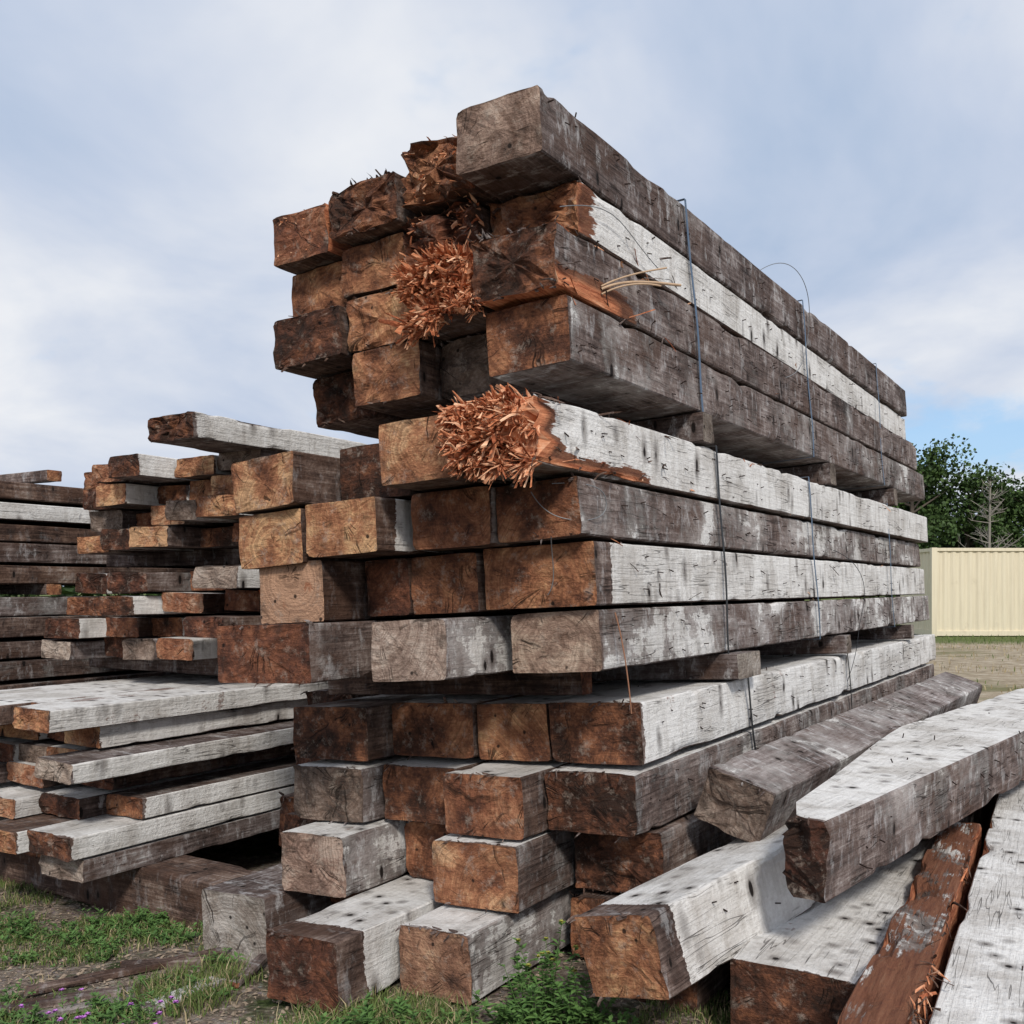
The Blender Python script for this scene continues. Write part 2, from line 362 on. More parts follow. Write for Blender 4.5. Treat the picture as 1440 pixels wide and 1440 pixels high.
# ---------------------------------------------------------------- main stack
TH=math.atan(880/1400.); PH=.055
u=Vector((math.sin(TH),math.cos(TH),0)); v=Vector((math.cos(TH),-math.sin(TH),0))
up=Vector((0,0,1))
vr=(v*math.cos(PH)+up*math.sin(PH)); nr=(up*math.cos(PH)-v*math.sin(PH))
S=frame(v*-1.673,u,nr)
B=dict
rows=[
 # --- upper bundle
 (0,.37,3.21,3.465,3.16,10.05,B(ev=.42,grey=.9,paint=(.30,.4,0,0),rag=.012,slant=-.02,chip=.05,nails=80)),
 (.39,.76,3.22,3.48,3.28,9.9,B(ev=.40,grey=.2,rag=.05,torn=.05,spl=160,spl_len=.012,chip=.06)),
 (.80,1.19,3.20,3.42,3.30,9.9,B(ev=.12,grey=.3,rag=.03,torn=.02,chip=.05,spl=22)),
 (1.22,1.55,3.17,3.40,3.33,10,B(ev=.50,grey=.2,rag=.02,spl=40,spl_len=.01,red=((1,0,.2,2),(0,0,.3,2)))),
 (0,.42,2.985,3.205,3.42,10.0,B(ev=.46,grey=.4,paint=(.93,.3,0,0),rag=.03,torn=.03,spl=20,nails=40,side_spl=12,red=((0,0,.10,2),))),
 (.43,.83,2.97,3.21,3.34,9.9,B(ev=.28,grey=.2,rag=.06,torn=.055,spl=220,spl_len=.02,chip=.06)),
 (.84,1.20,2.97,3.19,3.40,9.9,B(ev=.50,grey=.2,rag=.015)),
 (1.21,1.55,2.95,3.17,3.44,9.9,B(ev=.54,grey=.2,rag=.015)),
 (0,.38,2.725,2.98,3.22,10.15,B(ev=.02,grey=.75,paint=(.30,.5,0,.3),rag=.03,chip=.07,torn=.012,spl=20,nails=90,side_spl=45,red=((0,.0,.62,.40),(3,0,.4,2)))),
 (.39,.78,2.72,2.965,3.25,9.9,B(ev=.7,grey=.2,rag=.03,torn=.13,spl=2200,spl_len=.07,chip=.06)),
 (.80,1.17,2.72,2.96,3.40,9.9,B(ev=.52,grey=.3,rag=.03,spl=10,chip=.04)),
 (1.19,1.60,2.71,2.94,3.36,9.9,B(ev=-.05,grey=.1,rag=.02,chip=.05,spl=22)),
 (0,.37,2.46,2.72,3.30,10.5,B(ev=.20,grey=.74,paint=(.46,.2,0,.5),rag=.005,chip=.03,nails=110)),
 (.40,.77,2.47,2.715,3.52,10.1,B(ev=.15,grey=.95,rag=.03,chip=.05,spl=14)),
 (.79,1.16,2.47,2.715,3.40,10.1,B(ev=.42,grey=.2,rag=.02,spl=10,chip=.04)),
 (1.18,1.57,2.46,2.70,3.58,10.1,B(ev=.1,grey=.2,rag=.03,torn=.02,spl=20,chip=.04)),
 # --- middle bundle
 (0,.36,2.04,2.295,2.97,10.5,B(ev=.6,grey=.2,paint=(.98,.7,0,.5),rag=.03,torn=.11,spl=2800,spl_len=.07,chip=.03,nails=50,side_spl=50,red=((0,0,.16,2),(0,.0,1.0,.22)))),
 (.38,.76,2.04,2.29,3.06,10.4,B(ev=.60,grey=.2,paint=(.1,.8,0,.3),rag=.010)),
 (.78,1.16,2.03,2.27,3.28,10.4,B(ev=.1,grey=.2,paint=(.5,.2,0,0),rag=.01,chip=.05)),
 (1.20,1.60,2.02,2.25,3.05,10.2,B(ev=.62,grey=.3,paint=(.1,.2,0,0),rag=.012,slant=.03)),
 (0,.37,1.80,2.03,3.32,10.5,B(ev=.36,grey=.72,paint=(.52,.3,0,0),rag=.012,chip=.04,nails=80,spl=8)),
 (.39,.78,1.79,2.03,3.28,10.4,B(ev=.48,grey=.2,paint=(.6,.2,0,0),rag=.010)),
 (.82,1.20,1.79,2.02,3.10,10.4,B(ev=.64,grey=.2,paint=(.93,.4,0,0),margin=.12,rag=.008)),
 (1.22,1.60,1.77,2.01,3.10,10.4,B(ev=.60,grey=.2,paint=(.4,.4,0,0),rag=.010)),
 (0,.51,1.53,1.785,3.40,10.6,B(ev=.50,grey=.5,paint=(1.0,.6,0,0),margin=.14,rag=.010,chip=.025,nails=36,side_spl=14)),
 (.53,.87,1.53,1.78,3.39,10.4,B(ev=.44,grey=.2,rag=.01)),
 (.885,1.12,1.53,1.78,3.37,10.4,B(ev=.38,grey=.2,rag=.012)),
 (1.14,1.51,1.52,1.785,3.13,10.4,B(ev=1.0,grey=.15,paint=(0,.4,0,0),rag=.004,chip=.008)),
 (1.54,1.88,1.50,1.74,3.55,10.4,B(ev=.4,grey=.1,rag=.04,torn=.10,spl=300,spl_len=.08)),
 (0,.41,1.275,1.52,3.44,10.6,B(ev=.60,grey=.9,paint=(.54,.2,0,0),rag=.008,chip=.05,nails=70)),
 (.50,.87,1.27,1.515,3.10,10.4,B(ev=.7,grey=.92,paint=(.54,.5,0,0),rag=.01,slantz=.02,chip=.03,nails=14)),
 (1.08,1.62,1.27,1.52,2.97,10.4,B(ev=.30,grey=.6,paint=(.38,.3,0,0),rag=.012,chip=.03,spl=10)),
 # --- lower bundle
 (0,.44,.865,1.13,3.76,10.6,B(ev=.08,grey=.5,paint=(.88,.94,0,0),rag=.012,chip=.05,spl=16,nails=50)),
 (.46,.83,.86,1.12,3.78,10.5,B(ev=.38,grey=.2,paint=(.2,.8,0,0),rag=.008)),
 (.85,1.32,.86,1.12,3.76,10.5,B(ev=.36,grey=.2,paint=(.2,.8,0,0),rag=.010,spl=10)),
 (1.35,1.83,.85,1.11,3.62,10.5,B(ev=.20,grey=.3,paint=(.1,.5,0,0),rag=.014,chip=.04)),
 (0,.42,.585,.845,3.67,10.6,B(ev=.05,grey=.65,paint=(.44,.9,0,0),rag=.02,chip=.06,spl=16,nails=50)),
 (.44,.84,.58,.845,3.50,10.5,B(ev=.60,grey=.3,paint=(.3,1,0,0),rag=.012,chip=.03,spl=14,nails=10)),
 (.88,1.30,.575,.835,3.66,10.5,B(ev=.28,grey=.25,paint=(.4,.9,0,0),rag=.012,spl=8)),
 (1.34,1.78,.57,.83,3.55,10.5,B(ev=.2,grey=.95,paint=(.45,.85,0,0),rag=.02,chip=.04,spl=8)),
 (-.02,.40,.30,.575,3.85,10.6,B(ev=.05,grey=.4,paint=(.4,.3,0,0),rag=.03,spl=20,chip=.05)),
 (.44,.87,.295,.57,3.44,10.5,B(ev=.50,grey=.55,paint=(.42,.95,0,0),rag=.012,chip=.03,spl=6)),
 (.90,1.25,.29,.56,3.75,10.5,B(ev=.4,grey=.1,rag=.02)),
 (1.28,1.66,.29,.565,3.34,10.5,B(ev=.64,grey=.88,paint=(.54,.93,0,0),rag=.015,chip=.04)),
 (1.68,2.0,.28,.55,3.7,10.4,B(ev=.1,grey=.4,rag=.02,chip=.05)),
 (0,.40,.015,.285,3.8,10.5,B(ev=.35,grey=.2,rag=.03,spl=10)),
 (.50,.85,.01,.285,3.17,10.4,B(ev=.62,grey=.82,paint=(.60,.96,0,0),rag=.012,chip=.04,spl=12)),
 (.92,1.30,.01,.285,2.88,10.4,B(ev=.24,grey=.35,paint=(1.05,1.05,0,0),margin=.16,rag=.012,chip=.03,spl=8)),
 (1.34,1.6,.01,.27,3.6,10.3,B(ev=.4,grey=.1,rag=.03,spl=8)),
]
for (p0,p1,z0,z1,tn,tf,o) in rows:
    yaw=R.uniform(-.005,.005)
    M=S@Tr(-p0+R.uniform(-.008,.006),tn,z0)@Matrix.Rotation(yaw,4,'Z')@Matrix.Rotation(R.uniform(-.015,.015),4,'Y')
    timber('timber_beam',M,p1-p0,z1-z0-.006,tf-tn+R.uniform(-.14,.14),**o)
for (p0,p1,z0,z1,tn,ev) in ((1.86,2.12,.6,.86,3.9,.15),(1.86,2.2,.88,1.14,4.1,.1),(2.02,2.3,.30,.58,3.95,.25)):
    timber('timber_beam',S@Tr(-p0,tn,z0),p1-p0,z1-z0,6,ev=ev,grey=.3,rag=.03,chip=.05,spl=10,paint=(.2,.3,0,0))
def cross(t,z,h,wd,x0=.05,L=1.75,name='wood_spacer',**k):
    o=S@Vector((x0,t,z)); M=frame(o,-vr,nr)@Tr(wd,0,0)
    k.setdefault('grey',.8)
    return timber(name,M,wd,h,L,rag=.004,chip=.012,**k)
for t in (4.55,6.9,9.0): cross(t,2.305,.145,.14,x0=.03,ev=.3,grey=1)
cross(4.75,1.14,.125,.34,x0=.07,ev=.6,grey=1)
for t in (7.0,9.3): cross(t,1.14,.125,.12,x0=.05,ev=.6,grey=1)
cross(3.9,1.14,.11,.10,x0=-.35,L=1.5,ev=.2,grey=.1)
timber('timber_beam',S@Tr(-1.66,3.22,-.06),.42,.34,3.2,ev=.8,grey=1,rag=.01,chip=.03,paint=(.2,.2,0,0))
o=v*-3.62+u*3.45+up*-.20
timber('sleeper_beam',frame(o,-v,up)@Tr(.3,0,0),.3,.30,4.2,ev=.3,grey=.2,rag=.02,chip=.04)
for t in (5.2,8.8):
    timber('sleeper_beam',frame(v*-1.5+u*t+up*-.28,-v,up)@Tr(.3,0,0),.3,.25,5.8,ev=.3,grey=.45)

# ---------------------------------------------------------------- loose timbers at the right
def loose(pos,th,elev,w,h,L,roll=0,**k):
    d=Vector((math.sin(th)*math.cos(elev),math.cos(th)*math.cos(elev),math.sin(elev)))
    return timber('timber_beam',frame(pos,d,up,roll),w,h,L,**k)
rd=math.radians
loose((1.08,3.40,.52),rd(39.8),0,.60,.28,6.0,ev=.0,grey=.7,paint=(.40,1.0,0,0),chip=.04,diag=2.5,rag=.03,nails=60,spl=8)
loose((.52,3.27,.24),rd(44),rd(4.5),.34,.28,3.2,roll=rd(-14),ev=.54,grey=.5,paint=(.97,.95,0,0),margin=.12,rag=.015,chip=.04,nails=16,spl=10)
loose((1.02,4.12,.52),rd(35),rd(1),.30,.24,4.6,roll=rd(18),ev=.3,grey=.95,paint=(.48,.5,0,0),rag=.03,chip=.05,spl=8)
loose((1.13,3.24,-.02),rd(31),0,.43,.33,5,ev=.05,grey=.5,paint=(.5,.95,0,0),rag=.012,chip=.05)
loose((.80,2.2,.05),rd(29),0,.19,.345,3.3,ev=.6,grey=.0,paint=(0,.62,.3,0),rag=.05,chip=.12,spl=60,spl_len=.03,side_spl=220,bite=.06,red=((1,0,9,-.64),(2,0,9,-.86),(0,0,9,-.86)))
loose((1.43,2.2,.0),rd(29),rd(.5),.52,.36,7,ev=.3,grey=.7,paint=(.3,.98,.1,0),rag=.02,chip=.09,nails=20,red=((2,0,9,-.8),))
loose((2.03,2.25,.0),rd(30),0,.5,.33,7,ev=.3,grey=.5,paint=(.3,.95,0,0),rag=.02,chip=.04)
loose((.70,3.75,-.02),rd(33),0,.35,.30,5,ev=.15,grey=.3,paint=(.1,.3,0,0),rag=.03,chip=.06,spl=10)

# ---------------------------------------------------------------- second and third stack (left)
def empty(name):
    e=bpy.data.objects.new(name,None); COL.objects.link(e); return e
def bundle(par,s_right,t0,z0,ncol,nlay,wd,hh,L,tj=.12,sj=.03,whiteness=.4,lod=0,rag=.02):
    for l in range(nlay):
        s=s_right+R.uniform(-sj,sj)
        for c in range(ncol):
            w=wd*R.uniform(.8,1.12)
            hz=hh*R.uniform(.78,.97)
            t=t0+R.uniform(-tj,tj)
            M=frame(v*s+u*t+up*(z0+l*hh-.03*c*wd),u,up,R.uniform(-.03,.03))
            wh=lambda: R.uniform(0,.45) if R.random()>whiteness else R.uniform(.75,1.03)
            timber('timber',M,w,hz,L+R.uniform(-.2,.2),paint=(wh(),wh(),0,.2),ev=R.choice([.05,.2,.4,.5,.6,.7]),grey=R.choice([.1,.3,.5,.7,.95]),
                   rag=rag,chip=.03,lod=lod,parent=par)
            s-=w+R.uniform(.0,.03)
st2=empty('lumber_stack')
bundle(st2,-4.62,3.22,.10,5,7,.34,.127,7,tj=.25,sj=.16,whiteness=.6,lod=1)
for t in (4.75,8): timber('spacer',frame(v*-4.65+u*t+up*1.0,-v,up),.12,.14,2,parent=st2,grey=.6,lod=0)
bundle(st2,-4.62,4.30,1.14,5,4,.36,.15,6.5,tj=.22,sj=.08,whiteness=.55,lod=1)
for t in (4.9,8): timber('spacer',frame(v*-4.65+u*t+up*1.75,-v,up),.12,.12,2,parent=st2,grey=.6,lod=0)
bundle(st2,-4.62,4.30,1.88,5,4,.36,.15,6.5,tj=.22,sj=.08,whiteness=.55,lod=1)
timber('timber',frame(v*-4.55+u*3.85+up*2.45,u,up),.42,.15,4,parent=st2,paint=(1.0,.3,0,0),ev=.1,grey=.6,rag=.05,chip=.06)
st3=empty('lumber_stack')
for zb in (0.,.86,1.72):
    bundle(st3,-6.95,3.6,zb-.1,2,5,.45,.156,7.5,tj=.3,sj=.03,whiteness=.3,lod=0)
    for t in (3.7,4.6,9): timber('spacer',frame(v*-6.95+u*t+up*(zb+.68),-v,up),.12,.08,1.0,parent=st3,grey=.6,lod=0)

# ---------------------------------------------------------------- straps, wires
def mk(name,verts,faces,mats,mi=None,smooth=False):
    me=bpy.data.meshes.new(name); me.from_pydata(verts,[],faces)
    for m in mats: me.materials.append(m)
    if mi: me.polygons.foreach_set('material_index',mi)
    if smooth: me.polygons.foreach_set('use_smooth',[True]*len(faces))
    me.update(); ob=bpy.data.objects.new(name,me); COL.objects.link(ob); return ob
STRAP=simple('blue_steel_strap',(.08,.13,.20),.4,.3)
STRAPK=simple('black_strap',(.02,.022,.025),.5,.2)
def strap(t,z0,z1,W,lean=0,mat=STRAP,x0=.017):
    pts=[]
    k=14
    for i in range(k+1):
        f=i/k; pts.append((x0+.004*math.sin(f*9+t),t+lean*(1-f)+.012*math.sin(f*5+t),z0+(z1-z0)*f))
    pts+=[(-W*.33,t,z1+.008),(-W*.66,t,z1+.008),(-W-x0,t,z1),(-W-x0,t+lean,z0),(-W*.5,t+lean,z0-.01)]
    vs=[];fs=[];n=len(pts)
    for p in pts:
        for dy in (-.011,.011): vs.append(tuple(S@Vector((p[0],p[1]+dy,p[2]))))
    for i in range(n):
        j=(i+1)%n; fs.append((2*i,2*i+1,2*j+1,2*j))
    ob=mk('strapping_band',vs,fs,[mat]); md=ob.modifiers.new('s','SOLIDIFY'); md.thickness=.002
for t,l in ((4.50,.12),(6.5,.05),(8.65,.03)): strap(t,2.45,3.47,1.6,lean=l)
for t,l in ((4.74,.05),(6.4,.05),(8.75,0)): strap(t,1.265,2.305,1.64,lean=l,mat=STRAPK if t<5 else STRAP,x0=.02)
for t,l in ((5.0,.12),(7.1,.1)): strap(t,.28,1.14,1.8,lean=l,mat=STRAPK,x0=.03)
def wire(pts,r=.0022,mat=STRAPK,name='loose_wire',world=False):
    cu=bpy.data.curves.new(name,'CURVE'); cu.dimensions='3D'; cu.bevel_depth=r; cu.bevel_resolution=1
    sp=cu.splines.new('NURBS'); sp.points.add(len(pts)-1); sp.use_endpoint_u=True; sp.order_u=4
    for q,p in zip(sp.points,pts):
        w=Vector(p) if world else S@Vector(p)
        q.co=(*w,1)
    cu.materials.append(mat); ob=bpy.data.objects.new(name,cu); COL.objects.link(ob)
WGREY=simple('galvanised_wire',(.25,.26,.27),.5,.6)
wire([(.02,5.6,3.42),(.1,5.7,3.50),(.12,6.1,3.56),(.1,6.4,3.4),(.03,6.45,3.1),(.02,6.3,2.95),(.05,5.9,2.85)],mat=WGREY)
wire([(.02,6.9,1.85),(.08,7.2,1.8),(.12,7.5,1.6),(.05,7.3,1.3),(.1,7.1,1.15),(.04,7.0,.95)])
wire([(.03,3.5,1.5),(.06,3.52,1.35),(.05,3.56,1.1)],r=.003,mat=simple('rust_rod',(.30,.15,.09),.8))
wire([(-.1,3.28,2.0),(.03,3.42,2.01),(.03,3.5,1.93),(.02,3.45,1.86),(-.05,3.29,1.85),(-.15,3.28,1.9),(-.2,3.29,1.98)],mat=WGREY,r=.002)
wire([(-.12,3.29,1.8),(-.17,3.37,1.72),(-.15,3.38,1.63),(-.2,3.38,1.58)],mat=WGREY,r=.002)
wire([(-.02,3.3,3.05),(.03,3.5,3.12),(.03,3.75,3.14),(.03,3.9,3.06),(.03,4.1,3.02)],mat=WGREY,r=.002)
PALE=simple('wood_sliver_pale',(.50,.35,.23),.8)
for (dz,l,r) in ((0,.5,.006),(.012,.35,.004),(-.02,.28,.004)):
    wire([(.0,3.58,2.80+dz),(.05,3.70,2.87+dz),(.10,3.58+l*.75,2.90+dz*2),(.14,3.58+l,2.915+dz*3)],r=r,mat=PALE,name='wood_sliver')
# ---------------------------------------------------------------- ground
def gz(x,y):
    s=x*v.x+y*v.y
    a=max(-.16,min(0.,.055*(s+1.7)))
    d=math.hypot(x,y)
    f=max(0,min(1,(18-d)/8))
    return (a-.02)*f+(.022*N(x*1.7,y*1.7,1)+.012*N(x*7,y*7,2))*f - (1-f)*.04
def axis():
    a=[-7+i*.08 for i in range(176)]
    g=.2; p=a[-1]; hi=[]
    while p<4000: p+=g; g*=1.35; hi.append(p)
    g=.2;p=a[0];lo=[]
    while p>-4000: p-=g; g*=1.35; lo.append(p)
    return lo[::-1]+a+hi
ax=axis(); ay=[q+5 for q in ax]
nx=len(ax);ny=len(ay)
gv=[(x,y,gz(x,y)) for y in ay for x in ax]
gf=[(j*nx+i,j*nx+i+1,(j+1)*nx+i+1,(j+1)*nx+i) for j in range(ny-1) for i in range(nx-1)]
m,nt,b=newmat('yard_ground')
P=nt.new('ShaderNodeTexCoord').outputs['Object']
n1=nt.noise(P,1.3,5,.7); n2=nt.noise(P,18,5,.74)
dirt=nt.ramp(n2,[(.25,(.06,.046,.036)),(.5,(.19,.15,.118)),(.70,(.37,.325,.28)),(.9,(.56,.53,.48))])
vo=nt.vor(P,38); st_=nt.mr(vo.outputs['Distance'],.1,.45,.4,0.)
dirt=nt.mix(st_,dirt,nt.mix(.75,vo.outputs['Color'],(.36,.34,.31)))
grass=nt.ramp(n2,[(.3,(.018,.028,.010)),(.6,(.055,.075,.025)),(.85,(.14,.14,.06))])
c=nt.mix(nt.mr(n1,.50,.58),dirt,grass)
sx=nt.new('ShaderNodeSeparateXYZ'); nt.put(sx.inputs[0],P)
far=nt.mr(sx.outputs[1],7.,10.)
dry=nt.ramp(nt.noise(P,3.2,5,.8),[(.3,(.17,.135,.085)),(.5,(.38,.31,.22)),(.7,(.55,.48,.38))])
dry=nt.mix(nt.mr(nt.noise(nt.vmath('MULTIPLY',P,(.3,1,1)),.35,4,.65),.53,.60,0.,.75),dry,(.15,.15,.06))
grn=nt.mr(sx.outputs[1],28.,30.)
dry=nt.mix(grn,dry,nt.mix(nt.noise(P,3,4,.7),(.07,.10,.03),(.18,.20,.08)))
c=nt.mix(far,c,dry)
nt.put(b.inputs['Base Color'],c); b.inputs['Roughness'].default_value=.95; b.inputs['Specular IOR Level'].default_value=.1
nt.put(b.inputs['Normal'],nt.bump(nt.math('ADD',n2,nt.math('MULTIPLY',vo.outputs['Distance'],.4)),.9,.035))
mk('ground',gv,gf,[m],smooth=True)

# ---------------------------------------------------------------- grass & weeds
def leafmat(name,a,b_):
    m,nt,b=newmat(name)
    g=nt.new('ShaderNodeNewGeometry'); P=g.outputs['Position']
    r=g.outputs['Random Per Island']
    n=nt.noise(P,3,3,.6)
    f=nt.math('ADD',nt.math('MULTIPLY',r,.6),nt.math('MULTIPLY',n,.5))
    nt.put(b.inputs['Base Color'],nt.mix(f,a,b_)); b.inputs['Roughness'].default_value=.6
    b.inputs['Specular IOR Level'].default_value=.25
    return m
GRASS=leafmat('grass_blades',(.035,.070,.015),(.17,.22,.065))
DRY=leafmat('dry_grass',(.20,.15,.08),(.48,.40,.24))
WEED=leafmat('weed_leaves',(.030,.075,.020),(.13,.24,.065))
gvv=[];gff=[];gmi=[]
def blade(x,y,z,hh,wd,mi,lean=.5):
    a=R.uniform(0,6.283); l=hh*lean*R.uniform(.2,1.1); b=R.uniform(0,6.283)
    dx,dy=math.cos(a)*wd,math.sin(a)*wd; lx,ly=math.cos(b)*l,math.sin(b)*l
    i=len(gvv)
    gvv.extend([(x-dx,y-dy,z-.01),(x+dx,y+dy,z-.01),(x+lx*.35+dx*.8,y+ly*.35+dy*.8,z+hh*.6),(x+lx*.35-dx*.8,y+ly*.35-dy*.8,z+hh*.6),(x+lx,y+ly,z+hh*.92)])
    gff.extend([(i,i+1,i+2,i+3),(i+3,i+2,i+4)]); gmi.extend([mi,mi])
def dens(x,y): return N(x*1.5+3,y*1.5,5)+.6*N(x*4.5,y*4.5,8)+.06+(.22 if (x<-1.9) else 0)
def inpile(x,y):
    s=x*v.x+y*v.y; t=x*u.x+y*u.y
    return s>-3.4 and s<-1.6 and t>3.2
for _ in range(130000):
    x=R.uniform(-3.4,1.6); y=R.uniform(3.2,6.3)
    s=x*v.x+y*v.y; t=x*u.x+y*u.y
    if inpile(x,y): continue
    d=dens(x,y)
    edge=1 if (abs(t-2.85)<.25 and -3.6<s<-1.2) else 0
    if d+edge*.35<R.uniform(-.0,.50): continue
    blade(x,y,gz(x,y),R.uniform(.015,.055)*(1+.9*edge),R.uniform(.0012,.0032),0 if R.random()<.78 else 1,lean=.9)
for _ in range(11000):
    x=R.uniform(5,24); y=R.uniform(9,33)
    if N(x*.4,y*.4,3)<.05+R.uniform(-.2,.3) and y<28: continue
    blade(x,y,-.04,R.uniform(.04,.13),.010,1 if (R.random()<.85 and y<28) else 0)
mk('grass',gvv,gff,[GRASS,DRY],gmi)
def weed(x,y,hh,nl,name='weed_plant',leafl=.05,spread=.12,flower=None,stems=5,nf=16):
    V=[];F=[];MI=[]; z0=gz(x,y)-.01
    def leaf(o,d,l,w,mi=0):
        d=d.normalized(); sd=d.cross(up); 
        if sd.length<.01: sd=Vector((1,0,0))
        sd=sd.normalized(); i=len(V)
        V.extend([tuple(o),tuple(o+d*l*.45+sd*w+up*.15*w),tuple(o+d*l-up*l*.12),tuple(o+d*l*.45-sd*w+up*.15*w)])
        F.extend([(i,i+1,i+2),(i,i+2,i+3)]); MI.extend([mi,mi])
    for k in range(stems):
        a=R.uniform(0,6.28); tip=Vector((math.cos(a)*spread*R.random(),math.sin(a)*spread*R.random(),hh*R.uniform(.6,1)))
        o=Vector((x+R.uniform(-.02,.02),y+R.uniform(-.02,.02),z0))
        for q in range(3):
            p=o+tip*(q/3); p2=o+tip*((q+1)/3); i=len(V); w=.003*(1-q*.25)
            V.extend([tuple(p+Vector((w,0,0))),tuple(p+Vector((-w*.5,w,0))),tuple(p+Vector((-w*.5,-w,0))),tuple(p2+Vector((w*.7,0,0))),tuple(p2+Vector((-w*.4,w*.7,0))),tuple(p2+Vector((-w*.4,-w*.7,0)))])
            F.extend([(i,i+1,i+4,i+3),(i+1,i+2,i+5,i+4),(i+2,i,i+3,i+5)]); MI.extend([0]*3)
        for q in range(nl//stems):
            f=R.uniform(.1,1); a=R.uniform(0,6.28)
            leaf(o+tip*f,Vector((math.cos(a),math.sin(a),R.uniform(-.1,.9))),leafl*R.uniform(.5,1.2)*(1.2-f*.6),leafl*.16)
        if flower:
            for q in range(nf):
                a=R.uniform(0,6.28); leaf(o+tip,Vector((math.cos(a),math.sin(a),R.uniform(.1,1.4))),.014,.005,1)
    mk(name,V,F,[WEED,flower or WEED],MI)
PUR=simple('purple_petals',(.45,.17,.52),.6)
YEL=simple('budding_flowers',(.30,.30,.06),.6)
for (x,y,h,nl) in ((.13,3.72,.42,190),(.18,3.68,.34,170),(.06,3.70,.28,160),(.24,3.66,.23,160),(.02,3.62,.17,140),(.30,3.66,.18,130),(.10,3.60,.20,150),(-.04,3.66,.14,120),(.20,3.58,.18,130),
                   (-.52,3.66,.14,140),(-.60,3.64,.12,130),(-.45,3.70,.13,130),(-.68,3.66,.09,110),(-.36,3.64,.11,110),(-.25,3.66,.09,100),(.36,3.62,.13,110),(-.15,3.63,.09,100),(-.78,3.70,.08,90),(-.5,3.6,.10,110)):
    weed(x,y,h,nl,flower=YEL if h>.33 else None,leafl=.055)
for _ in range(360):
    x=R.uniform(-3.0,-.75); y=R.uniform(3.5,5.3)
    s=x*v.x+y*v.y
    if s>-3.0 and (x*u.x+y*u.y)>2.85: continue
    if dens(x,y)<.14: continue
    weed(x,y,R.uniform(.03,.12),60,spread=.16,leafl=R.uniform(.025,.06),flower=None)
for (x,y) in ((-1.75,3.74),(-1.68,3.84),(-1.60,3.77),(-1.85,3.87),(-1.50,3.74),(-1.42,3.86),(-1.30,3.76),(-1.8,4.0),(-1.36,3.95)):
    weed(x,y,.11,24,name='clover_flower',stems=2,spread=.08,leafl=.03,flower=PUR,nf=20)
CH=simple('chip_wood',(.28,.22,.165),.9,var=.7,scale=9)
V=[];F=[]
for _ in range(11000):
    x=R.uniform(-3,1.8); y=R.uniform(3.3,5.8); z=gz(x,y)+.003
    l=R.choice([.003,.004,.006,.009,.014])*R.uniform(.7,1.3); w=l*R.uniform(.3,.8); a=R.uniform(0,3.14); t=R.uniform(-.3,.3)
    if R.random()<.03: l*=3
    c_,s_=math.cos(a),math.sin(a); i=len(V)
    for (p,q,r) in ((-l,-w,-t*l),(l,-w*.6,t*l),(l*.8,w,t*l),(-l*.9,w*.7,-t*l)):
        V.append((x+p*c_-q*s_,y+p*s_+q*c_,z+abs(r)+r+.001))
    V.append((x,y,z+w*.7+.004))
    F.extend([(i,i+1,i+4),(i+1,i+2,i+4),(i+2,i+3,i+4),(i+3,i,i+4)])
mk('wood_chips',V,F,[CH])
def scrap(x,y,a,w,h,L,**k):
    d=Vector((math.sin(a),math.cos(a),R.uniform(-.01,.04)))
    timber('scrap_board',frame((x,y,gz(x,y)+.012),d,up,R.uniform(-.1,.1)),w,h,L,lod=1,chip=.02,rag=.03,**k)
scrap(-2.15,4.0,rd(70),.09,.025,.75,grey=.6,ev=.4)
scrap(-2.05,4.2,rd(62),.06,.025,.8,grey=.3,ev=.4)
scrap(-1.42,3.95,rd(35),.09,.02,.36,grey=1,ev=.8,paint=(.8,.8,0,0))
scrap(-1.75,4.45,rd(85),.05,.03,.4,grey=.4,ev=.4)
scrap(-1.9,3.95,rd(65),.04,.02,.4,grey=.9,ev=.4,paint=(.5,.5,0,0))
scrap(-1.15,4.2,rd(10),.05,.02,.4,grey=.7,ev=.4)

